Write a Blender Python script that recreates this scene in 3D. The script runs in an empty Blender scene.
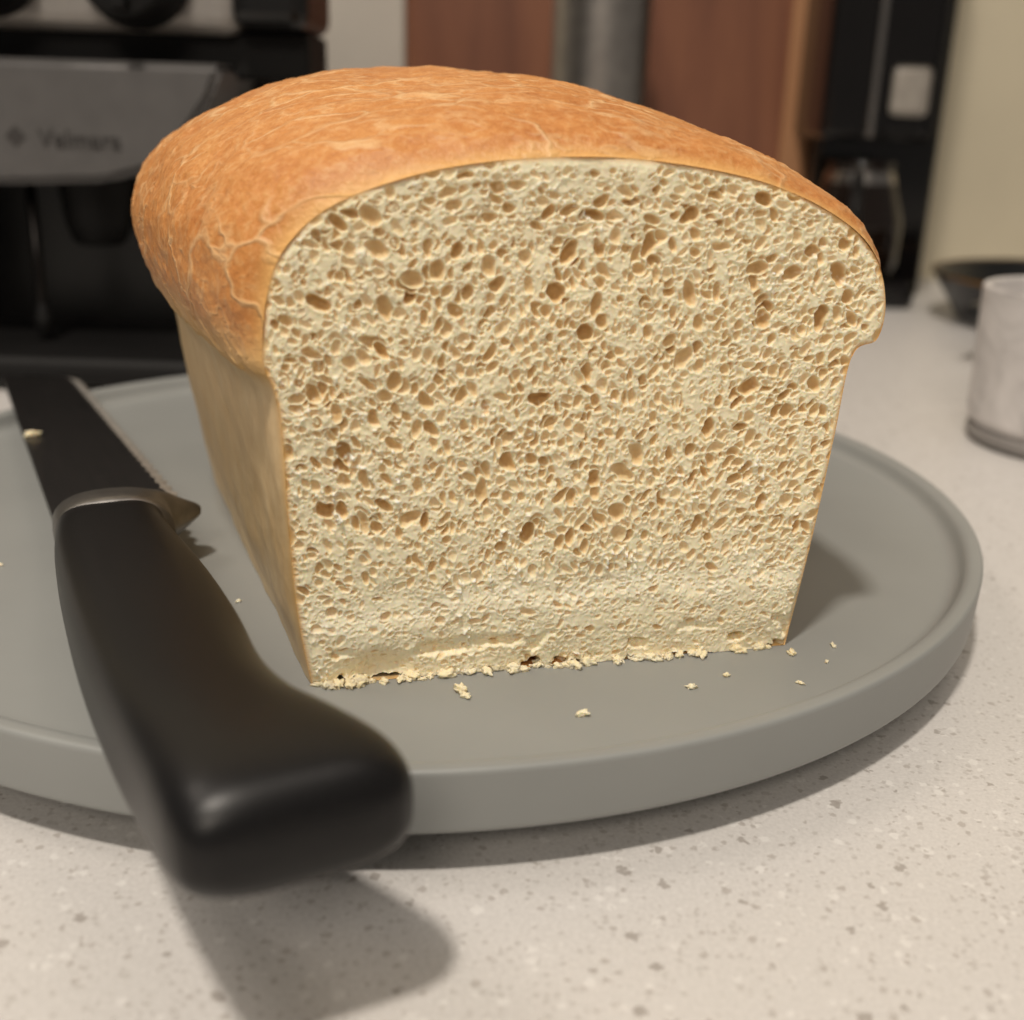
import bpy, bmesh, math, random
import numpy as np
from mathutils import Vector, Matrix, noise
random.seed(7); rng=np.random.default_rng(11)
sc=bpy.context.scene
sc.view_settings.view_transform='Standard'
def lin(c): 
    return tuple(((x/255)/12.92 if x/255<=.04045 else ((x/255+.055)/1.055)**2.4) for x in c)+(1,)
# ------------------------------------------------------------ material helpers
class M:
    def __init__(s,name):
        s.m=bpy.data.materials.new(name); s.m.use_nodes=True; s.nt=s.m.node_tree; s.b=s.nt.nodes['Principled BSDF']
    def n(s,t,**k):
        x=s.nt.nodes.new(t)
        for a,b in k.items(): setattr(x,a,b)
        return x
    def l(s,a,b): s.nt.links.new(a,b)
    def ramp(s,fac,stops,interp='LINEAR'):
        r=s.n('ShaderNodeValToRGB'); r.color_ramp.interpolation=interp
        e=r.color_ramp.elements
        while len(e)<len(stops): e.new(.5)
        for i,(p,c) in enumerate(stops):
            e[i].position=p; e[i].color=c if len(c)==4 else lin(c)
        s.l(fac,r.inputs[0]); return r.outputs[0]
    def mix(s,fac,a,b,mode='MIX'):
        x=s.n('ShaderNodeMix',data_type='RGBA',blend_type=mode)
        for v,i in((fac,0),(a,6),(b,7)):
            if hasattr(v,'links'): s.l(v,x.inputs[i])
            else: x.inputs[i].default_value=v
        return x.outputs[2]
    def math(s,op,a,b=None,c=None):
        x=s.n('ShaderNodeMath',operation=op)
        for i,v in enumerate((a,b,c)):
            if v is None: continue
            if hasattr(v,'links'): s.l(v,x.inputs[i])
            else: x.inputs[i].default_value=v
        return x.outputs[0]
    def obj(s,scale=(1,1,1)):
        t=s.n('ShaderNodeTexCoord'); mp=s.n('ShaderNodeMapping'); mp.inputs['Scale'].default_value=scale
        s.l(t.outputs['Object'],mp.inputs[0]); return mp.outputs[0]
    def warp(s,v,scale,amt,detail=3):
        dn=s.noise(v,scale,detail); a=s.n('ShaderNodeVectorMath',operation='SCALE'); s.l(dn.outputs[1],a.inputs[0]); a.inputs[3].default_value=amt
        ad=s.n('ShaderNodeVectorMath',operation='ADD'); s.l(v,ad.inputs[0]); s.l(a.outputs[0],ad.inputs[1]); return ad.outputs[0]
    def noise(s,vec,scale,detail=4,rough=.55,dist=0):
        x=s.n('ShaderNodeTexNoise'); x.inputs['Scale'].default_value=scale; x.inputs['Detail'].default_value=detail
        x.inputs['Roughness'].default_value=rough; x.inputs['Distortion'].default_value=dist; s.l(vec,x.inputs['Vector']); return x
    def vor(s,vec,scale,feature='F1',rnd=1):
        x=s.n('ShaderNodeTexVoronoi',feature=feature); x.inputs['Scale'].default_value=scale; x.inputs['Randomness'].default_value=rnd
        s.l(vec,x.inputs['Vector']); return x
    def bump(s,h,strength,dist,prev=None):
        x=s.n('ShaderNodeBump'); x.inputs['Strength'].default_value=strength; x.inputs['Distance'].default_value=dist
        s.l(h,x.inputs['Height']); 
        if prev: s.l(prev,x.inputs['Normal'])
        s.l(x.outputs[0],s.b.inputs['Normal']); return x.outputs[0]
    def set(s,**k):
        for a,v in k.items():
            i=s.b.inputs[a.replace('_',' ')]
            if hasattr(v,'links'): s.l(v,i)
            else: i.default_value=v
        return s
def simple(name,col,rough=.5,metal=0,var=.06,scale=40,bump=0,spec=.5):
    m=M(name); v=m.obj(); n=m.noise(v,scale)
    c=lin(col); d=tuple(x*(1-var*2) for x in c[:3])+(1,); u=tuple(min(1,x*(1+var)) for x in c[:3])+(1,)
    m.set(Base_Color=m.ramp(n.outputs[0],[(.3,d),(.7,u)]),Roughness=rough,Metallic=metal)
    m.b.inputs['Specular IOR Level'].default_value=spec
    if bump: m.bump(n.outputs[0],bump,.001)
    return m.m
# ------------------------------------------------------------ mesh helpers
def mesh(name,verts,faces,mats,smooth=True,parent=None,fm=None):
    me=bpy.data.meshes.new(name); me.from_pydata([tuple(v) for v in verts],[],[tuple(f) for f in faces])
    for m in (mats if isinstance(mats,list) else [mats]): me.materials.append(m)
    if smooth: me.polygons.foreach_set('use_smooth',[True]*len(me.polygons))
    if fm is not None: me.polygons.foreach_set('material_index',fm)
    me.update(); o=bpy.data.objects.new(name,me); sc.collection.objects.link(o)
    if parent: o.parent=parent
    return o
def empty(name,loc=(0,0,0),rz=0):
    e=bpy.data.objects.new(name,None); e.location=loc; e.rotation_euler=(0,0,rz); e.empty_display_size=.02
    sc.collection.objects.link(e); return e
def lathe(name,prof,mat,loc=(0,0,0),n=96,parent=None):
    V=[];F=[]
    k=len(prof)
    for i in range(n):
        a=2*math.pi*i/n
        for r,z in prof: V.append((r*math.cos(a)+loc[0],r*math.sin(a)+loc[1],z+loc[2]))
    for i in range(n):
        j=(i+1)%n
        for q in range(k-1): F.append((i*k+q,j*k+q,j*k+q+1,i*k+q+1))
    o=mesh(name,V,F,mat,parent=parent)
    bm=bmesh.new(); bm.from_mesh(o.data); bmesh.ops.remove_doubles(bm,verts=bm.verts,dist=1e-6)
    bmesh.ops.recalc_face_normals(bm,faces=bm.faces); bm.to_mesh(o.data); bm.free()
    return o
def box(name,lo,hi,mat,bev=.002,parent=None,seg=3):
    bm=bmesh.new(); bmesh.ops.create_cube(bm,size=1)
    for v in bm.verts:
        v.co=Vector([(lo[i]+hi[i])/2+v.co[i]*(hi[i]-lo[i]) for i in range(3)])
    if bev: bmesh.ops.bevel(bm,geom=bm.edges[:],offset=bev,segments=seg,affect='EDGES',profile=.5)
    me=bpy.data.meshes.new(name); bm.to_mesh(me); bm.free(); me.materials.append(mat)
    o=bpy.data.objects.new(name,me); sc.collection.objects.link(o)
    if parent: o.parent=parent
    return o
def fillet(pts,r,n=5):
    out=[pts[0]]
    for i in range(1,len(pts)-1):
        a,b,c=[np.array(p,float) for p in pts[i-1:i+2]]
        rr=r[i] if isinstance(r,(list,tuple)) else r
        if rr==0: out.append(tuple(b)); continue
        d1=(a-b);l1=np.hypot(*d1);d2=(c-b);l2=np.hypot(*d2); q=min(rr,l1*.48,l2*.48)
        p=b+d1/l1*q; s=b+d2/l2*q
        for k in range(n+1):
            t=k/n; out.append(tuple((1-t)**2*p+2*t*(1-t)*b+t*t*s))
    out.append(pts[-1]); return out
# ------------------------------------------------------------ camera
PITCH,ROLL,H=.33797,.03153,.11225
Fv=Vector((0,math.cos(PITCH),-math.sin(PITCH)));R0=Vector((1,0,0));U0=Vector((0,math.sin(PITCH),math.cos(PITCH)))
Rv=R0*math.cos(ROLL)+U0*math.sin(ROLL);Uv=-R0*math.sin(ROLL)+U0*math.cos(ROLL)
cd=bpy.data.cameras.new('camera'); cam=bpy.data.objects.new('camera',cd); sc.collection.objects.link(cam)
mw=Matrix((Rv,Uv,-Fv)).transposed().to_4x4(); mw.translation=(0,0,H); cam.matrix_world=mw
cd.sensor_width=36; cd.sensor_fit='HORIZONTAL'; cd.lens=1155.3/1024*36; cd.clip_start=.01
cd.dof.use_dof=True; cd.dof.focus_distance=.210; cd.dof.aperture_fstop=12.5
sc.camera=cam
# ------------------------------------------------------------ countertop
m=M('quartz_countertop'); v=m.obj()
base=m.ramp(m.noise(v,6,3).outputs[0],[(.3,(205,202,199)),(.7,(213,210,207))])
fine=m.noise(v,1300,2,.7)
base=m.mix(.22,base,m.ramp(fine.outputs[0],[(.35,(172,168,164)),(.65,(231,228,225))]))
def chips(base,scale,thr,col,rad,op=.8):
    vo=m.vor(m.warp(v,scale*2.5,.9/scale,3),scale); sep=m.n('ShaderNodeSeparateColor'); m.l(vo.outputs['Color'],sep.inputs[0])
    sel=m.math('GREATER_THAN',sep.outputs[0],thr)
    rr=m.math('MULTIPLY',sep.outputs[1],rad)
    ins=m.math('LESS_THAN',vo.outputs['Distance'],rr)
    return m.mix(m.math('MULTIPLY',m.math('MULTIPLY',sel,ins),op),base,lin(col))
base=chips(base,800,.5,(178,173,168),.5,.55)
base=chips(base,500,.75,(238,236,233),.5,.4)
base=chips(base,560,.70,(168,161,155),.42,.65)
base=chips(base,340,.88,(154,147,141),.40,.75)
m.set(Base_Color=base,Roughness=.38); m.bump(fine.outputs[0],.05,.0005)
quartz=m.m
box('kitchen_counter',(-1.1,-.02,-.03),(1.3,.86,0),quartz,bev=.003)
# ------------------------------------------------------------ plate
m=M('grey_stoneware'); v=m.obj(); n=m.noise(v,14,4); n2=m.noise(v,700,2)
m.set(Base_Color=m.ramp(n.outputs[0],[(.3,(138,140,138)),(.7,(147,149,147))]),Roughness=m.math('MULTIPLY_ADD',n.outputs[0],.15,.33))
m.b.inputs['Specular IOR Level'].default_value=.5
m.bump(n2.outputs[0],.04,.0003)
PC=(-.0271,.2862)
prof=[(0,.0078),(.085,.0078),(.088,.0),(.093,.0),(.096,.0074),(.137,.0074),(.1398,.0082),(.1403,.0196),(.1368,.0196),(.1350,.0150),(.126,.0150),(0,.0150)]
prof=fillet(prof,[0,.002,.001,.001,.002,.001,.0012,.0011,.0014,.003,.004,0])
lathe('dinner_plate',prof,m.m,loc=(PC[0],PC[1],0),n=256)
ZF=.0150
# ------------------------------------------------------------ bread loaf
mid=np.array([.0095,.1915]); yaw=math.radians(14.4); ax=np.array([math.cos(yaw),math.sin(yaw)]); nr=np.array([-math.sin(yaw),math.cos(yaw)])
def W(s,off,z): return (mid[0]+(s*ax[0]+off*nr[0])*.001, mid[1]+(s*ax[1]+off*nr[1])*.001, ZF+.0001+z*.001)
K={0:[(-45,0),(-47,14),(-48,30),(-48.5,46),(-49.5,53),(-51,58),(-50,68),(-46.5,76),(-38,82.5),(-22,87.5),(-3,89.5),(14,89),(32,86),(46,80.5),(54,74),(57.2,66),(56.5,59.5),(52,56.5),(50.5,42),(48.5,22),(45.5,0)],
4:[(-45.6,0),(-48,14),(-49,30),(-49.8,46),(-51.0,53),(-54,57.5),(-55,68),(-51.5,78),(-42,86),(-25,91),(-4,93),(14,92.4),(32,89),(46.5,83),(55,76),(58.6,66),(57.2,59.5),(52.2,56.5),(50.2,42),(48.2,22),(45.2,0)],
15:[(-47,0),(-49.5,14),(-51,30),(-52,46),(-53.5,52),(-57,57),(-60,68),(-58,79),(-48,88),(-30,94.5),(-8,97),(12,96),(32,92),(47,85),(56,77),(59,67),(57.5,60),(52,56),(49,42),(47,22),(44,0)],
50:[(-52,0),(-55,14),(-57,30),(-59,46),(-61,52),(-65,58),(-69,68),(-69,78),(-61,89),(-42,98.5),(-18,102.5),(2,102),(20,99.5),(38,94.5),(51,86.5),(56,76),(55,66),(50,58),(46,42),(43,22),(40,0)],
90:[(-57,0),(-60,14),(-63,30),(-65.5,46),(-67.5,52),(-70.5,58),(-74,68),(-74,77),(-66,89),(-47,98.5),(-22,103),(0,103.2),(20,101),(38,95.5),(48,87),(52,77),(51,67),(46,58),(41,42),(38,22),(35,0)],
116:[(-60,0),(-63,14),(-66,30),(-68.5,46),(-70.5,52),(-72.5,58),(-74,66),(-73,75),(-65,86),(-46,95),(-22,99.5),(0,100),(19,98),(36,93),(45,86),(48,76),(47,66),(42,58),(38,42),(35,22),(32,0)]}
offs=sorted(K); A=np.array([K[o] for o in offs],float)
def catmull(P,t,knots):
    P=np.asarray(P,float); k=np.asarray(knots,float); out=[]
    T=np.zeros_like(P)
    for i in range(len(P)):
        a=max(i-1,0); b=min(i+1,len(P)-1); T[i]=(P[b]-P[a])/(k[b]-k[a])
    for x in t:
        i=min(max(np.searchsorted(k,x,side='right')-1,0),len(P)-2); h=k[i+1]-k[i]; q=(x-k[i])/h
        out.append((2*q**3-3*q*q+1)*P[i]+(q**3-2*q*q+q)*h*T[i]+(-2*q**3+3*q*q)*P[i+1]+(q**3-q*q)*h*T[i+1])
    return np.array(out)
NS=420
def section(off):
    P=catmull(A,[off],offs)[0]
    return catmull(P,np.linspace(0,20,NS),np.arange(21))
ol=list(np.concatenate([np.linspace(0,10,36)[:-1],np.linspace(10,116,190)]))
rings=[(o,section(o)) for o in ol]
last=rings[-1][1]; ce=np.array([-13.,48.])
for k in range(1,14):
    a=k/13*math.pi/2
    rings.append((116+13*math.sin(a),ce+(last-ce)*np.array([1-.12*(1-math.cos(a)),1-.12*(1-math.cos(a))])))
for q in (.7,.4,.05): rings.append((129.2,ce+(last-ce)*.88*q))
V=[];uvw=[]
for o,S in rings:
    for j,(s,z) in enumerate(S):
        t=j/(NS-1)*20
        a=S[max(j-1,0)];b=S[min(j+1,NS-1)];tn=b-a;tn/= (np.hypot(*tn)+1e-9); nn=np.array([-tn[1],tn[0]])
        amp=min(1,.25+o/5)
        p=Vector((s*.001,o*.001,z*.001)); on=(1 if 4.5<t<17 else .3)
        d=noise.fractal(p*28,.6,2,3)*1.0*(.5+.5*on) + noise.fractal(p*130,.6,2,3)*.30*on
        if on==1:
            q=Vector((s*.07+o*.03,o*.13-s*.03,z*.07)); q+=Vector((noise.noise(p*90),noise.noise(p*90+Vector((9,0,0))),0))*.8
            w=abs(noise.noise(q)); d+=max(0,.10-w)*2.0
            w=abs(noise.noise(q*2.7+Vector((5,5,5)))); d+=max(0,.14-w)*.8
        if o<.01: d=0
        V.append(W(s+nn[0]*d*amp,o-((.25+.5*noise.noise(p*150)) if (o<.01 and 4.5<t<17) else 0),max(z+nn[1]*d*amp,0))); uvw.append((t/20,o/130))
F=[]
for i in range(len(rings)-1):
    for j in range(NS-1): F.append((i*NS+j,i*NS+j+1,(i+1)*NS+j+1,(i+1)*NS+j))
    F.append((i*NS+NS-1,i*NS,(i+1)*NS,(i+1)*NS+NS-1))
loaf=empty('bread_loaf')
m=M('golden_crust'); v=m.obj()
at=m.n('ShaderNodeAttribute',attribute_name='uvw'); sp=m.n('ShaderNodeSeparateXYZ'); m.l(at.outputs['Vector'],sp.inputs[0])
big=m.noise(v,22,4,.6); med=m.noise(v,120,5,.65); fin=m.noise(v,620,4,.75)
dome=m.ramp(med.outputs[0],[(.25,(192,120,58)),(.5,(210,142,77)),(.75,(222,162,96))])
dome=m.mix(m.ramp(big.outputs[0],[(.38,(0,0,0)),(.68,(255,255,255))]),dome,m.ramp(med.outputs[0],[(.3,(176,104,48)),(.7,(206,136,70))]))
dome=m.mix(.38,dome,m.ramp(fin.outputs[0],[(.32,(164,98,48)),(.5,(210,143,80)),(.68,(238,197,140))]))
st=m.n('ShaderNodeMapping'); st.inputs['Scale'].default_value=(.5,1,1); st.inputs['Rotation'].default_value=(0,0,-.2); m.l(v,st.inputs[0])
vl=m.vor(m.warp(st.outputs[0],60,.02),80,'DISTANCE_TO_EDGE'); vl2=m.vor(m.warp(st.outputs[0],140,.009),210,'DISTANCE_TO_EDGE')
line=m.ramp(vl.outputs['Distance'],[(.0,(255,255,255)),(.05,(0,0,0))]); line2=m.ramp(vl2.outputs['Distance'],[(.0,(255,255,255)),(.12,(0,0,0))])
msk=m.ramp(m.noise(v,48,3).outputs[0],[(.42,(0,0,0)),(.56,(255,255,255))]); msk2=m.ramp(m.noise(v,75,3).outputs[0],[(.5,(0,0,0)),(.62,(255,255,255))])
wob=m.math('MULTIPLY_ADD',m.math('SUBTRACT',big.outputs[0],.5),.05,sp.outputs[0])
t2=m.ramp(wob,[(.215,(0,0,0)),(.27,(255,255,255)),(.83,(255,255,255)),(.86,(0,0,0))])
lm=m.math('MAXIMUM',m.math('MULTIPLY',line,msk),m.math('MULTIPLY',m.math('MULTIPLY',line2,msk2),.6))
lm=m.math('MULTIPLY',lm,t2)
dome=m.mix(m.math('MULTIPLY',lm,.6),dome,lin((242,206,154)))
side=m.ramp(med.outputs[0],[(.3,(224,192,142)),(.7,(238,212,166))])
side=m.mix(m.ramp(big.outputs[0],[(.4,(0,0,0)),(.65,(140,140,140))]),side,lin((222,182,126)))
shred=m.ramp(wob,[(.195,(0,0,0)),(.225,(255,255,255)),(.245,(255,255,255)),(.28,(0,0,0))])
col=m.mix(t2,side,dome); col=m.mix(m.math('MULTIPLY',shred,.6),col,lin((238,192,120)))
lip=m.ramp(sp.outputs[1],[(.0,(255,255,255)),(.014,(0,0,0))])
col=m.mix(m.math('MULTIPLY',lip,.65),col,lin((240,192,118)))
m.set(Base_Color=col,Roughness=.42); m.b.inputs['Specular IOR Level'].default_value=.4
nb=m.bump(m.math('MULTIPLY',fin.outputs[0],m.math('MULTIPLY_ADD',t2,.8,.2)),.45,.0007); nb=m.bump(m.math('MULTIPLY',med.outputs[0],m.math('MULTIPLY_ADD',t2,.7,.3)),.5,.0012,nb); nb=m.bump(lm,.45,.0006,nb)
crust_m=m.m
cr=mesh('crust',V,F,crust_m,parent=loaf)
a=cr.data.attributes.new('uvw','FLOAT_VECTOR','POINT'); a.data.foreach_set('vector',[c for u in uvw for c in (u[0],u[1],0)])
# ---- crumb height field on regular grid (mm)
s0,s1,z0,z1,dx=-56.,62.,-3.,94.,.16
gx=np.arange(s0,s1,dx); gz=np.arange(z0,z1,dx); GX,GZ=np.meshgrid(gx,gz)
def vnoise(x,y,seed):
    r=np.random.default_rng(seed).random((256,256)); xi=np.floor(x).astype(int);yi=np.floor(y).astype(int);fx=x-xi;fy=y-yi
    fx=fx*fx*(3-2*fx);fy=fy*fy*(3-2*fy); g=lambda a,b:r[a%256,b%256]
    return (g(xi,yi)*(1-fx)+g(xi+1,yi)*fx)*(1-fy)+(g(xi,yi+1)*(1-fx)+g(xi+1,yi+1)*fx)*fy-.5
def fbm(x,y,seed,o=3):
    return sum(vnoise(x*2**k,y*2**k,seed+k)*.5**k for k in range(o))
def worley(x,y,cell,seed):
    r=np.random.default_rng(seed); N=256; jx=r.random((N,N));jy=r.random((N,N));rv=r.random((N,N))
    X=x/cell;Y=y/cell;xi=np.floor(X).astype(int);yi=np.floor(Y).astype(int)
    f1=np.full(X.shape,9.);f2=f1.copy();val=np.zeros(X.shape)
    for a in(-1,0,1):
        for b in(-1,0,1):
            cx=xi+a;cy=yi+b;d=np.hypot(cx+jx[cx%N,cy%N]-X,cy+jy[cx%N,cy%N]-Y)
            c=d<f1; f2=np.where(c,f1,np.minimum(f2,d)); val=np.where(c,rv[cx%N,cy%N],val); f1=np.where(c,d,f1)
    return f1,f2,val
wx=GX+fbm(GX/1.9,GZ/1.9,1,2)*.75; wz=GZ+fbm(GX/1.9,GZ/1.9,20,2)*.75
f1,f2,v1=worley(wx,wz*.9,.8,3); h=-np.sqrt(np.clip(1-(f1/.75)**2,0,1))*(.03+.18*v1)
undul=fbm(GX/8,GZ/8,70,3)*.5
pores=np.zeros_like(h); wall=np.zeros_like(h)
def add(count,rf,depth,zr=(1,88),lowscale=.66):
    for k in range(count):
        cx=rng.uniform(-51,58);cz=rng.uniform(*zr); r=rf()
        low=min(1,max(0,(cz-9)/18)); r*=lowscale+(1-lowscale)*low
        an=math.pi/2+rng.normal(0,.5)+(-.7 if cx>28 else (.6 if cx<-28 else 0)); 
        if cz<18 or cz>78: an=rng.normal(0,.5)
        el=rng.uniform(1.1,2.3)
        R=r*1.7
        i0=max(int((cx-R-s0-.8)/dx),0);i1=int((cx+R-s0+.8)/dx);j0=max(int((cz-R-z0-.8)/dx),0);j1=int((cz+R-z0+.8)/dx)
        X=wx[j0:j1,i0:i1]-cx;Z=wz[j0:j1,i0:i1]-cz
        if X.size==0: continue
        a_=X*math.cos(an)+Z*math.sin(an);b_=-X*math.sin(an)+Z*math.cos(an)
        q2=(a_/(r*el**.5))**2+(b_/(r/el**.5))**2
        dp=np.sqrt(np.clip(1-q2,0,1))*r*depth*rng.uniform(.55,1.2)
        ins=q2<1
        rimw=np.exp(-((np.sqrt(q2)-1.0)/(.14/r))**2)
        P_=pores[j0:j1,i0:i1]; 
        P_[:]=np.where(ins,np.maximum(dp,P_*.25),P_*(1-.85*rimw))
        Wl=wall[j0:j1,i0:i1]; Wl[:]=np.maximum(Wl*np.where(ins,.4,1),rimw)
add(3000,lambda:rng.uniform(.28,.5),1.05)
add(3000,lambda:rng.uniform(.45,.8),1.05)
add(2100,lambda:rng.uniform(.6,1.05),1.05)
add(900,lambda:rng.uniform(.28,.5),1.05)
add(520,lambda:rng.uniform(.85,1.35),1.0,(6,85))
add(60,lambda:rng.uniform(1.25,1.8),1.05,(24,84))
soft=np.clip((GZ-8)/18,0,1)*.2+.8
h=np.where(pores>.05,-pores*soft*.95+h*.25,h)+wall*.16
cav=np.clip(pores/1.4-.05,0,1)  # deeper pores get browner: ochre tone and shade put into the colour
h+=fbm(GX/.5,GZ/.5,60,2)*.05+undul
stepz=16+GX*.03+fbm(GX/9,GZ*0,90,2)*2.6
band=np.clip((stepz-GZ)/4.5,0,1); band=band*band*(3-2*band)
h+= band*.55*np.clip(GZ/6,0.2,1)
h-= np.clip((fbm(GX/5,GZ/3,97,3)-.14),0,1)*12*np.clip((8-GZ)/8,0,1)
h-= 2.2*np.exp(-((GX+33)/5)**2-((GZ-2)/3.2)**2)
fl=np.clip(fbm(GX/.9,GZ/.9,130,2)-.30,0,1)*np.clip(fbm(GX/9,GZ/9,140,2)+.12,0,1)
h+=fl*4.5
fl=np.maximum(fl,.06*np.exp(-((GZ-stepz+2)/4.0)**2)*np.clip(.65+.9*fbm(GX/3,GZ/2,155,3),0,1))
Sf=section(0)
def arc(P,n):
    d=np.concatenate([[0],np.cumsum(np.hypot(*np.diff(P,axis=0).T))]); t=np.linspace(0,d[-1],n)
    return np.stack([np.interp(t,d,P[:,0]),np.interp(t,d,P[:,1])],1)
iL=int(round(6.6/20*(NS-1)));iR=int(round(14.6/20*(NS-1)))
NU,NV=660,540
Lc=arc(Sf[:iL+1],NV);Tc=arc(Sf[iL:iR+1],NU);Rc=arc(Sf[iR:][::-1],NV);Bc=arc(np.array([Sf[0],Sf[-1]]),NU)
U=np.linspace(0,1,NU)[None,:,None];Vv=np.linspace(0,1,NV)[:,None,None]
C=(1-Vv)*Bc[None]+Vv*Tc[None]+(1-U)*Lc[:,None]+U*Rc[:,None]-((1-U)*(1-Vv)*Bc[0]+U*(1-Vv)*Bc[-1]+(1-U)*Vv*Tc[0]+U*Vv*Tc[-1])
cs=C[...,0];cz=C[...,1]
def samp(G):
    x=np.clip((cs-s0)/dx,0,len(gx)-2);y=np.clip((cz-z0)/dx,0,len(gz)-2);xi=x.astype(int);yi=y.astype(int);fx=x-xi;fy=y-yi
    return (G[yi,xi]*(1-fx)+G[yi,xi+1]*fx)*(1-fy)+(G[yi+1,xi]*(1-fx)+G[yi+1,xi+1]*fx)*fy
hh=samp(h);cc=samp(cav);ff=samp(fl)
bd=np.full(cs.shape,99.)
for p in arc(Sf,520): bd=np.minimum(bd,np.hypot(cs-p[0],cz-p[1]))
edge=np.clip((bd-.2)/1.0,0,1)
hh=hh*(.1+.9*edge)+.3*edge
rag=(fbm(cs/2.2,cs*0+3,200,3)*2.2)
z_out=np.where(cz<6,cz+np.clip(rag,0,2)*(1-cz/6),cz)
V=[W(cs[j,i],-hh[j,i],z_out[j,i]) for j in range(NV) for i in range(NU)]
F=[(j*NU+i,j*NU+i+1,(j+1)*NU+i+1,(j+1)*NU+i) for j in range(NV-1) for i in range(NU-1)]
def crumbmat(name,attr):
    m=M(name); v=m.obj()
    lo=m.noise(v,30,3); fi=m.noise(v,1500,3,.7)
    m.b.inputs['Specular IOR Level'].default_value=.3
    m.b.inputs['Subsurface Weight'].default_value=.5; m.b.inputs['Subsurface Radius'].default_value=(1,.78,.52); m.b.inputs['Subsurface Scale'].default_value=.0015
    if attr:
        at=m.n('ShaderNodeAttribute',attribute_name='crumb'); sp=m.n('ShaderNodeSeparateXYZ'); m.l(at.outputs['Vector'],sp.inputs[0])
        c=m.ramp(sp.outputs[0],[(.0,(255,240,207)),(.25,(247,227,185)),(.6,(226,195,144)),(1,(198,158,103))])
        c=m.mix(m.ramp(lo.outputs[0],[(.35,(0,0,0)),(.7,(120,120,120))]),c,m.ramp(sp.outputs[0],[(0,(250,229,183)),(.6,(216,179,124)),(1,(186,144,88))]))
        c=m.mix(m.ramp(sp.outputs[2],[(0,(0,0,0)),(.12,(255,255,255))]),c,lin((255,248,228)))
        c=m.mix(m.ramp(sp.outputs[1],[(.0,(255,255,255)),(.2,(160,160,160)),(.42,(0,0,0))]),c,lin((226,174,102)))
    else: c=m.ramp(lo.outputs[0],[(.35,(240,220,178)),(.7,(252,240,208))])
    m.set(Base_Color=c,Roughness=.65); m.bump(fi.outputs[0],.10,.0003)
    return m.m
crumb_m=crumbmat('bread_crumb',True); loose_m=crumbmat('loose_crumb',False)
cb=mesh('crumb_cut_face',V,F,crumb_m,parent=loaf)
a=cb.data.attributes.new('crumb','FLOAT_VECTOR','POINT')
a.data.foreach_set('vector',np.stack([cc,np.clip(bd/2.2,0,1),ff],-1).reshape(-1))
# ------------------------------------------------------------ crumbs
cv=[];cf=[]
def crumb(x,y,z,r,sx=1):
    bm=bmesh.new(); bmesh.ops.create_icosphere(bm,subdivisions=3,radius=1)
    sd=Vector((random.random()*50,random.random()*50,0)); b=len(cv); ang=random.random()*6.3
    for q in bm.verts:
        d=1+.75*noise.fractal(q.co*1.6+sd,.6,2,3); p=q.co*d
        p=Vector((p.x*sx,p.y*.8,p.z*.65)); p.rotate(Matrix.Rotation(ang,3,'Z')); cv.append((x+p.x*r,y+p.y*r,z+max(p.z,-.6)*r+.5*r))
    for f in bm.faces: cf.append(tuple(b+q.index for q in f.verts))
    bm.free()
for x,y,r in [(13,173,.9),(33,184,.7),(40,189,.6),(54,199,.8),(53,187,.5),(63,203,.5),(-8,180,1.2),(-7,178,.8),(60,196,.4),(-104,212,.6),(-98,175,.5),(-60,205,.5),(-55,215,.5),(-110,230,.5)]:
    crumb(x*.001,y*.001,ZF,r*.001,random.uniform(1,1.6))
for k in range(80):
    s=random.uniform(-44,44); x,y,z=W(s,-random.uniform(-.8,1.3),0); crumb(x,y,ZF-.0001,random.uniform(.4,1.3)*.001,1.3)
mesh('bread_crumbs',cv,cf,loose_m)
# ------------------------------------------------------------ bread knife
kn=empty('bread_knife',(-.081,.226,.0268))
D=Vector((-.457,.889,-.0375)).normalized(); Cx=Vector((.889,.457,0)).normalized(); Nz=Cx.cross(D).normalized()
km=Matrix((Cx,D,Nz)).transposed().to_4x4(); km.translation=kn.location; kn.matrix_world=km
black=M('black_handle_plastic'); v=black.obj(); n=black.noise(v,1500,2)
black.set(Base_Color=black.ramp(n.outputs[0],[(.3,(13,12,13)),(.7,(19,18,19))]),Roughness=.38); black.bump(n.outputs[0],.06,.0002)
black.b.inputs['Specular IOR Level'].default_value=.34
hk=[(-5,-13.6,8,-7.3,7.3),(-12,-14.6,6.5,-8.2,8.2),(-25,-16,6.5,-9,9),(-50,-17.2,7.2,-9.6,10),(-72,-17.6,7.0,-9.8,10.3),(-92,-17.2,5.8,-9.5,10.5),(-104,-16.6,7.2,-9.2,10.6),(-113,-15.9,11.2,-8.6,10.4),(-120,-15.4,14.0,-7.8,9.8),(-125,-14.6,14.4,-6.9,8.6),(-127.8,-13.0,13.0,-5.4,6.8),(-129.2,-9.8,10.4,-3.4,4.4),(-129.6,-4,6,-.9,1.6)]
hk=np.array(hk); kk=-hk[:,0]
us=np.concatenate([np.linspace(5,116,70),np.linspace(116.5,129.6,36)])
S=catmull(hk,us,kk); V=[];F=[];n=64
for r in S:
    u,cl,cr_,zb,zt=r; cc_=(cl+cr_)/2;w=(cr_-cl)/2;zc=(zb+zt)/2;th=(zt-zb)/2
    for i in range(n):
        a=2*math.pi*i/n; e=2/3.3; ca,sa=math.cos(a),math.sin(a)
        V.append(((cc_+w*math.copysign(abs(ca)**e,ca))*.001,u*.001,(zc+th*math.copysign(abs(sa)**e,sa))*.001))
for i in range(len(S)-1):
    for j in range(n): F.append((i*n+j,i*n+(j+1)%n,(i+1)*n+(j+1)%n,(i+1)*n+j))
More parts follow.
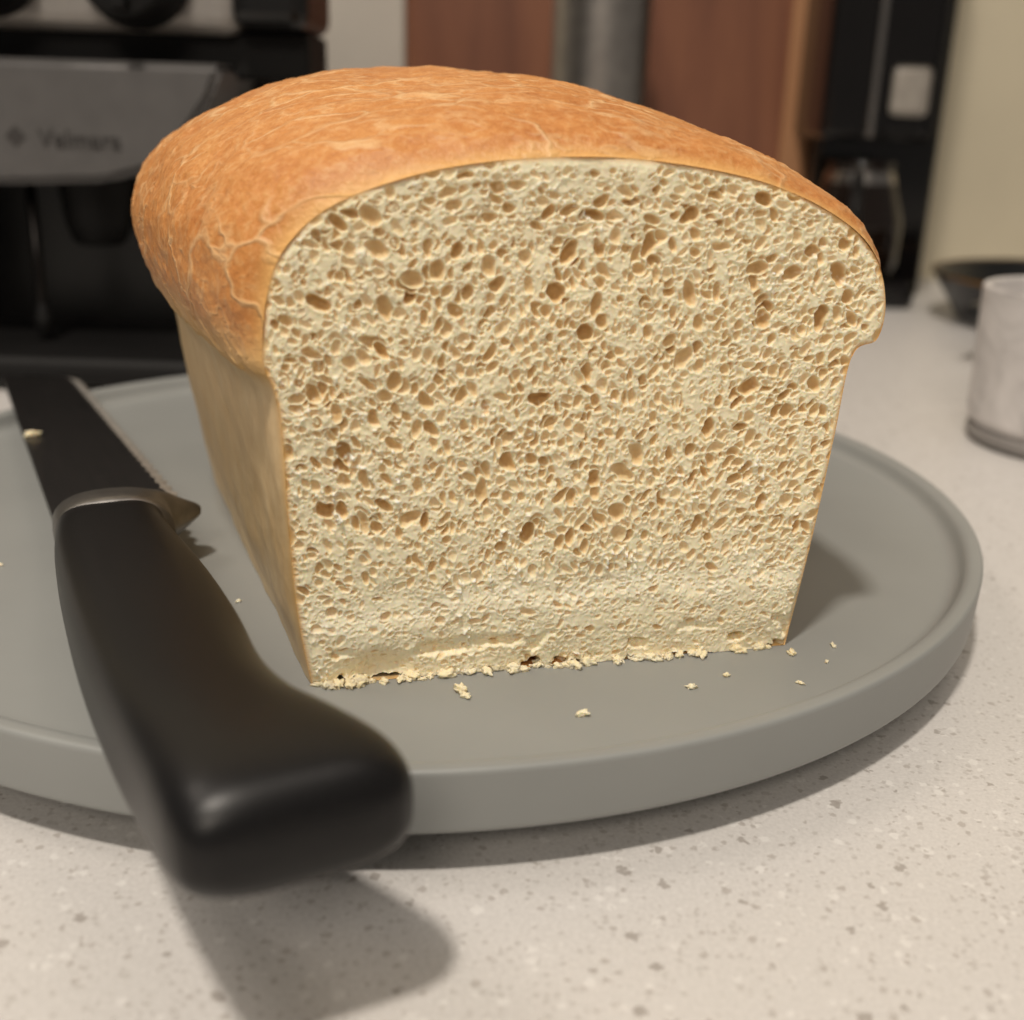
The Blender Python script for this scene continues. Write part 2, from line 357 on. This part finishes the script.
F.append(tuple(range(n))[::-1]); F.append(tuple((len(S)-1)*n+j for j in range(n)))
mesh('handle',V,F,black.m,parent=kn)
steel=simple('dark_brushed_steel',(140,138,136),.42,1,.1,300)
edgem=simple('blade_edge_steel',(190,186,180),.5,.7,.1,300)
coat=M('black_coated_blade'); v=coat.obj((1,.05,1)); nn_=coat.noise(v,900,3)
coat.set(Base_Color=coat.ramp(nn_.outputs[0],[(.3,(20,19,19)),(.7,(30,28,28))]),Roughness=.32)
bk=np.array([(-8,-13.8,8.6,7.7),(-4.6,-14.0,8.8,8.0),(2,-13.8,10.0,7.8),(5,-13.5,13,6.6),(8.5,-13.2,16.8,3.2),(10.5,-13.1,17.2,1.6),(13,-13,16.4,1.3)])
V=[];F=[];n=40
for u,cl,cr_,th in bk:
    cc_=(cl+cr_)/2;w=(cr_-cl)/2
    for i in range(n):
        a=2*math.pi*i/n; e=2/2.8; ca,sa=math.cos(a),math.sin(a)
        sk=-.25*max(0,(cc_+w*ca+2))
        V.append(((cc_+w*math.copysign(abs(ca)**e,ca))*.001,(u+sk)*.001,th*math.copysign(abs(sa)**e,sa)*.001))
for i in range(len(bk)-1):
    for j in range(n): F.append((i*n+j,i*n+(j+1)%n,(i+1)*n+(j+1)%n,(i+1)*n+j))
F.append(tuple(range(n))[::-1]); F.append(tuple((len(bk)-1)*n+j for j in range(n)))
mesh('bolster',V,F,steel,parent=kn)
nb_=520; V=[];F=[];fm=[]
for i in range(nb_+1):
    u=4+ (178-4)*i/nb_; t=(u-4)/174
    sp_=-13+1.6*t; ed=15-3.4*t
    if u>164: 
        q=(u-164)/14; ed=ed-(1-math.sqrt(max(0,1-q*q)))*(ed-sp_-6)
    ser=1.3*abs(math.sin(math.pi*u/5.4)) if 10<u<164 else .3
    ed2=ed-1.3+ser; be=ed-3.4+ser*.5
    th=1.15*(1-.3*t)
    for c,zz in((sp_,th),(be,th*.9),(ed2,.08),(ed2,-.08),(be,-th*.9),(sp_,-th)): V.append((c*.001,u*.001,zz*.001))
for i in range(nb_):
    for j in range(6):
        F.append((i*6+j,i*6+(j+1)%6,(i+1)*6+(j+1)%6,(i+1)*6+j)); fm.append(1 if j in(1,3,2) else 0)
F.append((0,1,2,3,4,5)[::-1]);fm.append(0);F.append(tuple(nb_*6+j for j in range(6)));fm.append(0)
mesh('blade',V,F,[coat.m,edgem],smooth=False,parent=kn,fm=fm)
cv=[];cf=[]
crumb(-.010,.085,.0009,.0014,1.3)
mesh('crumb_on_blade',cv,cf,loose_m,parent=kn)
# ------------------------------------------------------------ marble cup at right
m=M('marble_ceramic'); v=m.obj(); n1=m.noise(v,45,5,.6,1.5)
m.set(Base_Color=m.ramp(n1.outputs[0],[(.35,(214,210,208)),(.55,(198,194,192)),(.68,(164,160,159))]),Roughness=.35)
cup=empty('ceramic_cup',(.2025,.411,0))
pr=fillet([(0,.005),(.030,.005),(.0355,.008),(.0368,.0565),(.0338,.0565),(.0325,.016),(0,.012)],[0,.002,.003,.0013,.0013,.004,0])
lathe('body',pr,m.m,parent=cup)
lathe('base_ring',fillet([(0,0),(.032,0),(.0350,.003),(.0345,.0065),(0,.0065)],.001),simple('cup_grey_base',(140,136,133),.5),parent=cup)
# ------------------------------------------------------------ espresso machine
em=empty('espresso_machine',(0,0,0))
blk=simple('machine_black',(13,12,12),.3,0,.1,60)
blk2=simple('machine_matte_black',(16,15,15),.6,0,.1,60,spec=.25)
silver=simple('machine_silver',(150,145,140),.42,.3,.04,200)
grey=simple('machine_grey_fascia',(100,98,97),.42,.3,.05,100)
box('rear_body',(-.36,.52,.004),(-.104,.60,.30),blk,.008,em)
box('left_side_column',(-.36,.44,.004),(-.245,.53,.10),blk2,.006,em)
box('control_panel',(-.36,.475,.134),(-.110,.53,.27),silver,.006,em)
box('right_black_column',(-.112,.470,.136),(-.083,.53,.27),blk,.006,em)
box('panel_gap',(-.358,.485,.118),(-.085,.53,.136),blk2,.002,em)
def knob(name,x,z,r,mat):
    pr=fillet([(0,.0),(r*1.12,0),(r*1.12,.004),(r,.006),(r*.92,.022),(0,.023)],.0015)
    o=lathe(name,pr,mat,n=48); o.rotation_euler=(math.pi/2,0,0); o.location=(x,.475,z); o.parent=em
    box(name+'_grip',(x-.003,.447,z-r*.8),(x+.003,.455,z+r*.8),mat,.001,em)
knob('steam_knob',-.147,.155,.0185,blk2); knob('selector_knob',-.203,.157,.018,blk2)
bm=bmesh.new(); out=[(-.36,.082),(-.36,.123),(-.112,.123),(-.118,.110),(-.130,.094),(-.142,.084),(-.160,.079),(-.20,.077)]
vs=[bm.verts.new((x,.458,z)) for x,z in out]; f=bm.faces.new(vs)
ex=bmesh.ops.extrude_face_region(bm,geom=[f])
for g in ex['geom']:
    if isinstance(g,bmesh.types.BMVert): g.co.y=.53
bmesh.ops.recalc_face_normals(bm,faces=bm.faces); bmesh.ops.bevel(bm,geom=bm.edges[:],offset=.003,segments=3,affect='EDGES')
me=bpy.data.meshes.new('front_fascia'); bm.to_mesh(me); bm.free(); me.materials.append(grey); o=bpy.data.objects.new('front_fascia',me); sc.collection.objects.link(o); o.parent=em
txm=simple('nameplate_ink',(60,57,56),.5)
t=bpy.data.curves.new('nameplate_text','FONT'); t.body='Velmara'; t.size=.0095; t.extrude=.0002; t.materials.append(txm)
o=bpy.data.objects.new('nameplate_text',t); sc.collection.objects.link(o); o.rotation_euler=(math.pi/2,0,0); o.location=(-.184,.4575,.0915); o.parent=em
bm=bmesh.new(); vs=[bm.verts.new(p) for p in((-.1965,.4577,.0950),(-.1925,.4577,.0910),(-.1885,.4577,.0950),(-.1925,.4577,.0990))]; bm.faces.new(vs)
me=bpy.data.meshes.new('plain_badge'); bm.to_mesh(me); bm.free(); me.materials.append(txm); o=bpy.data.objects.new('plain_badge',me); sc.collection.objects.link(o); o.parent=em
lathe('brew_spout',fillet([(0,.052),(.010,.052),(.013,.060),(.016,.085),(0,.085)],.002),blk2,loc=(-.175,.49,0),parent=em)
chrome=simple('chrome',(170,165,160),.2,1)
wandm=simple('steam_wand_metal',(50,48,47),.3,1)
lathe('steam_wand',[(0,.02),(.0018,.02),(.0022,.03),(.0022,.085),(0,.085)],wandm,loc=(-.196,.475,0),parent=em,n=24)
lathe('milk_frother_tip',fillet([(0,.016),(.003,.016),(.004,.022),(.002,.03),(0,.03)],.001),blk2,loc=(-.196,.475,0),parent=em,n=24)
box('drip_tray',(-.36,.440,.002),(-.085,.53,.014),blk2,.005,em)
trs=simple('tray_steel',(22,21,21),.6,.5)
# ------------------------------------------------------------ background
cream=simple('wall_paint_cream',(204,194,170),.8,0,.03,12)
white=simple('wall_paint_white',(196,190,180),.8,0,.03,12)
box('wall_back',(-1.1,.86,-.9),(1.3,.96,1.6),cream,0)
m=M('cherry_wood'); v=m.obj((1,1,.12)); n1=m.noise(v,30,5,.6,.8)
m.set(Base_Color=m.ramp(n1.outputs[0],[(.3,(98,60,44)),(.5,(116,73,53)),(.7,(130,85,61))]),Roughness=.4)
wood=m.m
m=M('light_wood_trim'); v=m.obj((1,1,.12)); n1=m.noise(v,60,4)
m.set(Base_Color=m.ramp(n1.outputs[0],[(.3,(150,106,74)),(.7,(168,124,88))]),Roughness=.4); trimw=m.m
cab=empty('wooden_cabinet')
box('carcass',(-.078,.80,.001),(.172,.855,.50),wood,.002,cab)
box('door_left',(-.076,.792,.01),(.046,.801,.49),wood,.003,cab)
box('door_right',(.050,.792,.01),(.170,.801,.49),wood,.003,cab)
box('edge_trim',(.166,.785,.001),(.184,.855,.50),trimw,.002,cab)
for x in (.038,.056): box('pull_%d'%int(x*1000),(x-.0015,.782,.17),(x+.0015,.786,.26),chrome,.001,cab)
box('white_tile_panel',(-.24,.835,.001),(-.082,.859,.5),white,.001)
lathe('steel_canister',fillet([(0,0),(.026,0),(.0275,.004),(.0275,.19),(.025,.20),(.022,.203),(.022,.225),(0,.227)],.002),simple('brushed_steel',(165,160,155),.38,1,.08,120),loc=(.0415,.70,.0),n=64)
cm=empty('coffee_maker')
dk=simple('coffee_maker_black',(15,13,13),.15,0,.1,30)
gl=simple('carafe_glass_dark',(24,16,12),.06,0,.1,30)
pale=simple('pale_reflection',(150,144,136),.3,0,.1,90)
box('rear_tower',(.184,.765,.001),(.262,.85,.34),dk,.004,cm)
box('base_plate',(.172,.712,.001),(.242,.80,.016),dk,.004,cm)
box('brew_head',(.174,.715,.098),(.242,.80,.34),dk,.005,cm)
box('chrome_bar',(.200,.7125,.100),(.2045,.7165,.30),chrome,.001,cm)
box('side_bar',(.237,.7125,.100),(.2395,.7165,.30),trs,.001,cm)
box('reflection_patch',(.212,.7125,.112),(.234,.7165,.140),pale,.004,cm)  # pale box standing in for a bright reflection on the dark front
for i in range(3): box('button_%d'%i,(.2135+i*.0068,.7118,.101),(.2185+i*.0068,.716,.106),trs,.0008,cm)
lathe('carafe',fillet([(0,.016),(.024,.016),(.028,.024),(.029,.050),(.022,.074),(.019,.080),(.021,.086),(0,.087)],.003),gl,loc=(.208,.742,0),n=56,parent=cm)
lathe('carafe_band',fillet([(.0212,.073),(.0225,.073),(.0205,.080),(.0192,.080)],.0003),chrome,loc=(.208,.742,0),n=56,parent=cm)
c=bpy.data.curves.new('carafe_handle','CURVE'); c.dimensions='3D'; c.bevel_depth=.0035; c.bevel_resolution=4; s=c.splines.new('BEZIER'); s.bezier_points.add(2)
for bp_,p in zip(s.bezier_points,((.202,.722,.078),(.196,.702,.055),(.202,.716,.030))): bp_.co=p; bp_.handle_left_type=bp_.handle_right_type='AUTO'
c.materials.append(blk2); o=bpy.data.objects.new('carafe_handle',c); sc.collection.objects.link(o); o.parent=cm
pan=empty('frying_pan',(.320,.67,0))
pm=simple('pan_black',(20,21,22),.3,0,.1,60)
lathe('pan_body',fillet([(0,0),(.062,0),(.080,.028),(.0775,.028),(.060,.003),(0,.003)],.0015),pm,parent=pan,n=72)
o=box('pan_handle',(-.008,-.16,.020),(.008,-.077,.029),pm,.0035,pan); o.rotation_euler=(0,0,-.7)
lathe('pan_rim_band',[(.0800,.0270),(.0808,.0280),(.0800,.0290),(.0785,.0285)],simple('brass',(150,112,60),.3,1),parent=pan,n=72)
box('floor',(-1.6,-1.6,-.92),(1.8,.96,-.9),simple('floor_wood',(120,86,60),.5,0,.1,8),0)
box('base_cabinet',(-1.1,.03,-.9),(1.3,.86,-.031),simple('cabinet_paint',(190,184,174),.6),.002)
# ------------------------------------------------------------ lights
def area(name,loc,target,size,power,col,shape='DISK'):
    l=bpy.data.lights.new(name,'AREA'); l.shape=shape; l.size=size; l.energy=power; l.color=col
    o=bpy.data.objects.new(name,l); sc.collection.objects.link(o); o.location=loc
    o.rotation_euler=(Vector(target)-Vector(loc)).to_track_quat('-Z','Y').to_euler(); return o
area('ceiling_light',(-.25,-.40,1.6),(0,.2,0),.14,20,(1,.91,.80))
area('ceiling_light.001',(.5,.1,1.6),(0,.25,0),.35,1.5,(1,.89,.78))
area('left_fill_light',(-.9,.3,1.5),(0,.4,0),.4,4,(1,.89,.78))  # added fill lamp from the left, lifts the background
area('front_fill_light',(-.2,-1.6,1.4),(0,.2,0),.6,12.5,(1,.89,.76))  # added soft fill behind the camera to brighten the cut face
w=bpy.data.worlds.new('world'); sc.world=w; w.use_nodes=True; w.node_tree.nodes['Background'].inputs[0].default_value=(1,.92,.83,1); w.node_tree.nodes['Background'].inputs[1].default_value=.15
